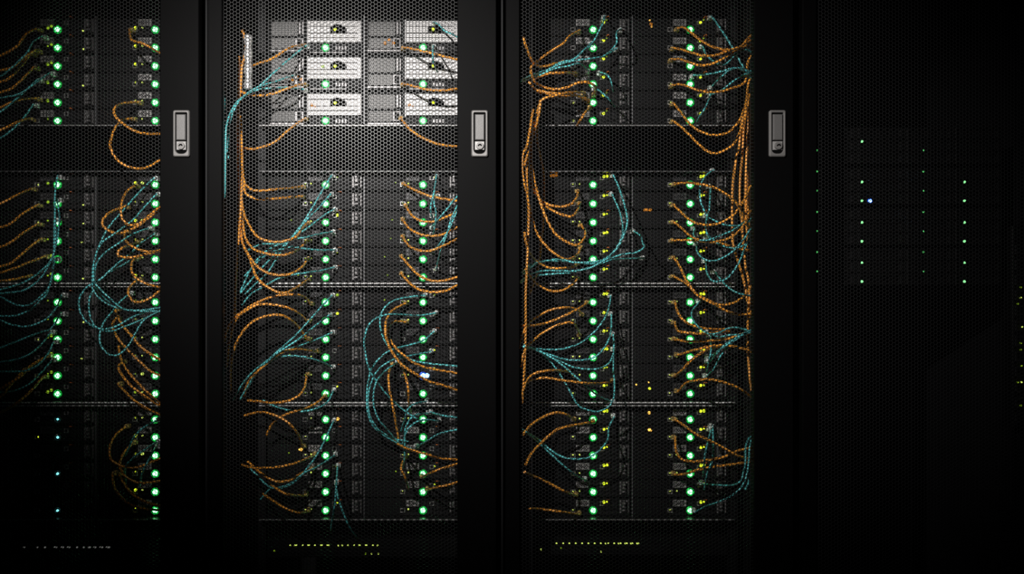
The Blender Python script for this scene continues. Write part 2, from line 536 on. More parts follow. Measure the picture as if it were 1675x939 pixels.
def zinc_meshes():
    E = {}
    m = MB()
    m.box(0, W1, 0.0, DEEP, 0, H2, b=0.0008)
    E['chassis'] = m.data('chassis', M['server'])
    m = MB()
    # main panel with stepped seams, a cut-out bay for the plug block
    for a, b_, c, d in ((68, 148, 45, 53.5), (68, 104, 34, 44), (128, 148, 34, 44), (68, 148, 26.5, 33), (68, 148, 18.5, 25.5),
                        (147.5, 154, 19, 53.5)):
        m.box(a * U, b_ * U, -0.004, 0.0, c * U, d * U, b=0.0006)
    m.box(66.5 * U, 68 * U, -0.006, 0.0, 16 * U, 55 * U)
    D_ = m.data('front_panel', M['zinc'])
    E['front_panel'] = D_
    m = MB()
    m.box(104 * U, 128 * U, -0.0008, 0.0, 33.5 * U, 44.5 * U)
    m.box(110 * U, 122 * U, -0.014, -0.0008, 37 * U, 46 * U, b=0.001)
    m.box(118 * U, 130 * U, -0.009, -0.0008, 34 * U, 41 * U, b=0.001)
    E['plug_block'] = m.data('plug_block', M['dark'])
    m = MB()
    for i in range(17):
        xx = (8 + i * 2.55) * U
        m.box(xx, xx + 0.95 * U, -0.002, 0.0, 30 * U, 52 * U)
        if i < 15:
            m.box(xx, xx + 0.95 * U, -0.002, 0.0, 9 * U, 25 * U)
    for j in range(8):
        m.box(8 * U, 50 * U, -0.0016, 0.0, (30 + j * 3) * U, (30.9 + j * 3) * U)
    for j in range(6):
        m.box(8 * U, 45 * U, -0.0016, 0.0, (9 + j * 3) * U, (9.9 + j * 3) * U)
    E['grille'] = m.data('grille', M['zinc_dim'])
    m = MB()
    m.box(52 * U, 56 * U, -0.005, 0.0, 31 * U, 52 * U, b=0.0008)
    m.box(57.5 * U, 60.5 * U, -0.005, 0.0, 31 * U, 52 * U, b=0.0008)
    m.frame(46 * U, 60 * U, 9 * U, 25 * U, 50 * U, 57 * U, 11 * U, 23 * U, -0.005, 0.0, 0.0008)
    m.box(5 * U, 60 * U, -0.003, 0.0, 3.5 * U, 6.5 * U, b=0.0006)
    E['bracket'] = m.data('bracket', M['latch'])
    m = MB()
    m.box(68 * U, 154 * U, -0.002, 0.0, 3 * U, 16 * U, b=0.0006)
    for xx in (72, 82, 101, 107):
        m.box(xx * U, (xx + 4) * U, -0.004, -0.002, 6 * U, 13 * U, b=0.0006)
    m.frame(134 * U, 152 * U, 4 * U, 15 * U, 137 * U, 149 * U, 6 * U, 13 * U, -0.005, -0.002, 0.0005)
    E['control_strip'] = m.data('control_strip', M['face'])
    m = MB()
    for xx in (112, 117, 122, 127):
        m.box(xx * U, (xx + 3.4) * U, -0.0045, -0.002, 6 * U, 12 * U, b=0.0005)
    m.box(70 * U, 130 * U, -0.0035, 0.0, 1.2 * U, 2.6 * U)
    E['keys'] = m.data('key_row', M['latch'])
    return E


E = zinc_meshes()

LED_COL = [(95.0, 254.5), (533.0, 692.0), (970.0, 1128.5)]
BAY = [('top', [49.0, 78.8, 108.6, 138.4, 168.2, 198.0]),
       ('second', [302.5, 333.5, 364.0, 394.5, 424.3, 453.8]),
       ('third', [494.5, 525.0, 555.0, 584.5, 614.5, 644.0]),
       ('bottom', [686.0, 715.3, 745.0, 774.5, 804.2, 834.5])]
ORD = ['topmost', 'second', 'third', 'fourth', 'fifth', 'lowest']
COLN = ['left', 'right']
NODES = []          # (cabinet, column, bay, row, px of light, py of light)
lampn = {'y': 'lamp_yellow', 'l': 'lamp_lime', 'd': 'lamp_dim', 'a': 'lamp_amber', 'e': 'lamp_ember', 'w': 'lamp_white'}


def lamp_on(root, kind, dx, dz, big=False):
    nm = lampn[kind]
    link('activity_light', D[('big_' if big else '') + nm], root, (dx * U, -0.0016, (9.5 + dz) * U))


rng = random.Random(3)
for ci in range(3):
    for col in range(2):
        for bi, (bay, ys) in enumerate(BAY):
            if ci == 1 and bi == 0:
                continue
            for ri, py in enumerate(ys):
                lx = LED_COL[ci][col]
                o = at(lx, py, NODE_Y) - Vector((96 * U, 0, 9.5 * U))
                root = tag(link('server', None, None, o),
                           f'black half-width server, {ORD[ri]} of its stack, {bay} bay, {COLN[col]} column of {CAB_NAME[ci]} cabinet',
                           'server', f'half-width servers in the {CAB_NAME[ci]} cabinet')
                NODES.append((ci, col, bi, ri, lx, py))
                for p in ('chassis', 'faceplate', 'grille'):
                    link(p, D[p], root)
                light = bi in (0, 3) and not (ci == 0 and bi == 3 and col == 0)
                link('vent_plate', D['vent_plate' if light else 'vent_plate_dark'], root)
                link('latch', D['latch'], root)
                link('network_port', D['network_port'], root)
                link('network_port', D['console_port'], root)
                link('release_tab', D['release_tab'], root)
                kind = 'green'
                if ci == 0 and col == 0 and bi == 3:
                    kind = 'cyan' if ri in (0, 1, 3, 5) else None
                if ci == 1 and col == 1 and bi == 2 and ri == 4:
                    kind = 'blue'
                if kind:
                    ring = link('halo_ring', D['ring_' + kind], root, (96 * U, -0.001, 9.5 * U))
                    led = link('status_light', D['led_' + kind], root, (96 * U, -0.001, 9.5 * U))
                    if kind != 'green':
                        tag(led, {'cyan': 'small pale cyan status light', 'blue': 'bright blue status light'}[kind])
                    if kind == 'blue':
                        link('status_light', D['led_blue'], root, (102.5 * U, -0.001, 9.5 * U))
                # port lights
                if ci == 2 and bi > 0:
                    lamp_on(root, 'y', 113.5, 13.5, True)
                    lamp_on(root, 'y', 118.5, 14, ri % 3 == 0)
                    lamp_on(root, 'l', 63, 1.5)
                    if ri % 4 != 1:
                        lamp_on(root, 'l', 74, 1.5)
                elif ci == 2:
                    lamp_on(root, 'y', 113, 12, True)
                    lamp_on(root, 'd', 118, 16)
                    if ri > 2:
                        lamp_on(root, 'l', 64, 0)
                elif ci == 1:
                    if rng.random() < 0.62:
                        lamp_on(root, 'y' if rng.random() < 0.6 else 'd', 115, 12, rng.random() < 0.55)
                    if rng.random() < 0.7:
                        lamp_on(root, 'd' if bi < 3 else 'l', 63, 2)
                    if rng.random() < 0.6:
                        lamp_on(root, 'l', 72, 2)
                    if rng.random() < 0.35:
                        lamp_on(root, 'd', 30 + rng.random() * 25, 4)
                elif col == 0:
                    if bi < 3:
                        lamp_on(root, 'd', 80, 3, rng.random() < 0.5)
                        if rng.random() < 0.6:
                            lamp_on(root, 'd', 86, 6, True)
                        if rng.random() < 0.5:
                            lamp_on(root, 'l', 135 + rng.random() * 4, -2)
                        if bi > 0 and rng.random() < 0.5:
                            lamp_on(root, 'l', 65, 0)
                    elif ri == 1:
                        lamp_on(root, 'y', 65, 1)
                        lamp_on(root, 'w', 95, 4)
                else:
                    lamp_on(root, 'y' if bi != 2 else 'd', 64, 3, rng.random() < 0.4)
                    lamp_on(root, 'l', 75, 3, rng.random() < 0.3)
                # amber warnings seen in the photograph
                for (a, b_, c, d, dx, dz, k_, big) in (
                        (1, 0, 3, 0, 112, 0, 'a', True), (1, 0, 3, 0, 116, 1, 'a', True),
                        (1, 0, 3, 2, 56, 10, 'a', True), (1, 0, 3, 2, 53, 10, 'a', False),
                        (2, 1, 3, 0, 29, 11, 'a', True), (2, 1, 3, 1, 29, 12, 'a', True), (2, 1, 3, 1, 31, 12, 'a', True),
                        (2, 1, 2, 4, 28, -20 + 9, 'a', False), (2, 1, 2, 5, 30, 9, 'y', True), (2, 1, 2, 5, 8, 15, 'a', False),
                        (2, 0, 1, 0, 32, 15, 'e', True), (2, 0, 1, 0, 36, 16, 'e', True), (2, 0, 1, 0, 28, 15, 'e', True),
                        (2, 1, 1, 1, 26, -10, 'e', True), (2, 1, 1, 1, 31, -10, 'e', True), (2, 1, 1, 1, 22, -10, 'e', True),
                        (2, 1, 0, 0, 30, 15, 'a', False), (2, 1, 0, 0, 32, 9, 'e', True), (2, 1, 0, 0, 33, 5, 'a', False)):
                    if (a, b_, c, d) == (ci, col, bi, ri):
                        lamp_on(root, k_, dx, dz, big)

for col in range(2):
    for ri, py in enumerate((78.8, 138.4, 198.0)):
        lx = LED_COL[1][col]
        o = at(lx, py, NODE_Y) - Vector((96 * U, 0, 9.5 * U))
        root = tag(link('storage_server', None, None, o),
                   f'tall zinc-fronted unit, {["topmost", "middle", "lowest"][ri]} of three, {COLN[col]} column, top of second cabinet',
                   'storage server', 'tall zinc-fronted units')
        NODES.append((1, col, 0, ri, lx, py))
        for p, n_ in (('chassis', 'chassis'), ('front_panel', 'front_panel'), ('plug_block', 'plug_block'), ('grille', 'grille'),
                      ('bracket', 'bracket'), ('control_strip', 'control_strip'), ('keys', 'key_row')):
            link(n_, E[p], root)
        link('halo_ring', D['ring_green'], root, (96 * U, -0.003, 9.5 * U))
        link('status_light', D['led_green'], root, (96 * U, -0.003, 9.5 * U))
        link('activity_light', D['big_lamp_yellow'], root, (113 * U, -0.016, 37 * U))
        if ri == 1 and col == 0:
            link('activity_light', D['big_lamp_dim'], root, (92 * U, -0.005, 38 * U))
        if ri == 2:
            link('activity_light', D['big_lamp_ember'], root, (74 * U, -0.005, 35 * U))
            link('activity_light', D['lamp_ember'], root, (79 * U, -0.005, 33 * U))
        if (ri, col) in ((0, 1), (1, 0)):
            for q in range(3):
                link('activity_light', D['big_lamp_ember'], root, ((34 + 7 * q + 8 * (1 - col)) * U, -0.003, (17 + q % 2 * 5) * U))

# ------------------------------------------------------------------ network switches below the servers
SW = [(888.0 + 7, [(40, 0, 'w')] + [(x / 3.912, 0, 'w') for x in (240, 290, 352, 362, 397, 405, 436, 446, 495, 538, 568, 577, 604, 612, 643, 656, 684, 692, 700)]),
      (892.0, [(360 + x / 3.912, 0, 'l') for x in (450, 479, 490, 530, 562, 571, 607, 645, 653, 686, 696, 758, 782, 819, 859, 889, 894, 931, 938, 978, 1008)]
       + [(449, 9, 'd'), (598, 13.5, 'd'), (608, 13.5, 'l'), (619, 13.5, 'l')]),
      (888.7, [(820 + x / 3.912, 0, 'l') for x in (353, 396, 435, 476, 517, 557, 597, 636, 667, 685, 722, 750, 763, 792, 803, 829, 838, 868, 876)]
       + [(885, 10, 'l'), (918, 7.5, 'd'), (983, 13.5, 'l')])]
for ci, (y0, lamps) in enumerate(SW):
    left = [437 - 438, 437, 875][ci]
    o = at(left, y0 + 20, NODE_Y)
    root = tag(link('network_switch', None, None, o),
               ['black network switch with faint white port lights, bottom of leftmost cabinet',
                'black network switch with uneven row of lime port lights, bottom of second cabinet',
                'black network switch with even row of lime port lights, bottom of third cabinet'][ci], 'network switch', 'network switches')
    link('chassis', bx(0, 316 * U, 0, 0.4, 0, 30 * U, b=0.001).data('chassis', M['server']), root)
    m = MB()
    for i in range(24):
        for j in range(2):
            xx, zz = (26 + i * 8.2) * U, (3 + j * 7.2) * U
            m.frame(xx, xx + 7 * U, zz, zz + 6.4 * U, xx + 1 * U, xx + 6 * U, zz + 1 * U, zz + 5.4 * U, -0.003, 0, 0.0003)
    link('port_block', m.data('port_block', M['face']), root)
    for (px, dy, k_) in lamps:
        link('activity_light', D[lampn[k_]], root, ((px - left) * U, -0.0005, (20 - dy) * U))

# ------------------------------------------------------------------ storage arrays and power strip of the dark cabinet
ARR_Y = 0.15
V = S * (DIST + ARR_Y) / DIST
big_led, small_led = MB(), MB()
big_led.disc_y(0, 0, -0.003, 0, 0.0031, 0.0028, 12, 0.001)
small_led.disc_y(0, 0, -0.003, 0, 0.0022, 0.0020, 12, 0.001)
big_led_d = big_led.data('status_light', M['lens_small'])
small_led_d = small_led.data('status_light', M['lens_faint'])
am = MB()
AW, AH = 316 * V, 61 * V
am.box(0, AW, 0, 0.5, 0, AH, b=0.001)
arr_chassis = am.data('chassis', M['storage'])
tray = MB()
tw = AW / 4 - 0.004
tray.frame(0, tw, 0, AH / 3 - 0.003, 0.006, tw - 0.012, 0.005, AH / 3 - 0.008, -0.006, 0, 0.001)
for i in range(9):
    tray.box(0.008 + i * (tw - 0.022) / 9, 0.0095 + i * (tw - 0.022) / 9, -0.004, 0, 0.005, AH / 3 - 0.008)
tray_d = tray.data('drive_tray', M['storage'])
for i, yc in enumerate((239.0, 305.0, 371.0, 436.5)):
    o = at(1322, yc + 30.5, ARR_Y)
    root = tag(link('storage_array', None, None, o),
               ['black drive shelf with sparse green lights, topmost in dark fourth cabinet',
                'black drive shelf with one blue light, second from top in dark fourth cabinet',
                'black drive shelf with green lights, third from top in dark fourth cabinet',
                'black drive shelf with green lights, lowest in dark fourth cabinet'][i], 'drive shelf', 'drive shelves in the dark cabinet')
    link('chassis', arr_chassis, root)
    for a in range(4):
        for b_ in range(3):
            link('drive_tray', tray_d, root, (0.002 + a * AW / 4, 0, 0.0015 + b_ * AH / 3))
    leds = [(1335, -24, 0), (1408.5, -7, 1), (1335, 7.5, 0), (1408.5, 24, 1), (1509, -24, 0), (1576, -7, 1), (1509, 7.5, 0), (1576, 24, 1)]
    if i == 0:
        leds = [(1408.5, -7, 1), (1335, 7.5, 0), (1509, 7.5, 0)]
    for (px, dy, b_) in leds:
        link('status_light', big_led_d if b_ else small_led_d, root, ((px - 1322) * V, -0.0035, (30.5 - dy) * V))
    if i == 1:
        bl = link('status_light', D['led_blue'], root, ((1421.5 - 1322) * V, -0.0035, 6.5 * V))
        bl.scale = (0.62, 1, 0.62)
        tag(bl, 'bright blue status light')
        rb = link('halo_ring', D['ring_blue'], root, ((1421.5 - 1322) * V, -0.0035, 6.5 * V))
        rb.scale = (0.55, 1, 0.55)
root = tag(link('power_strip', None, None, at(1668, 700, ARR_Y)), 'slim black upright power strip with tiny lime lights at the frame edge', 'power strip')
link('body', bx(-0.018, 0.022, 0, 0.04, 0, 330 * V, b=0.002).data('body', M['storage']), root)
m = MB()
for i in range(12):
    m.frame(-0.012, 0.014, 0.012 + i * 0.036, 0.036 + i * 0.036, -0.008, 0.010, 0.016 + i * 0.036, 0.032 + i * 0.036, -0.003, 0, 0.0006)
link('outlet_row', m.data('outlet_row', M['face']), root)
for (px, py, k_) in ((1668, 470, 'd'), (1668, 487, 'l'), (1663, 497, 'd'), (1670.5, 535, 'l'), (1668, 561, 'd'), (1668, 572, 'd'),
                     (1669, 598, 'd'), (1663, 625, 'd'), (1669, 625, 'l'), (1668, 663, 'd')):
    link('activity_light', D[lampn[k_]], root, ((px - 1668) * V, -0.0035, (700 - py) * V))

# silver sleeve round the cables beside the zinc units
a = at(406, 58, 0.10)
b_ = at(406, 146, 0.10)
m = MB()
n = 40
pts = [a + (b_ - a) * (i / n) for i in range(n + 1)]
m.tube(pts, [0.0086 + 0.0012 * math.sin(i * 0.55) + 0.0006 * math.sin(i * 2.1) for i in range(n + 1)], 16)
tag(link('cable_sleeve', m.data('cable_sleeve', M['silver'])), 'crumpled silver sleeve around upright cables left of the zinc units', 'cable sleeve')

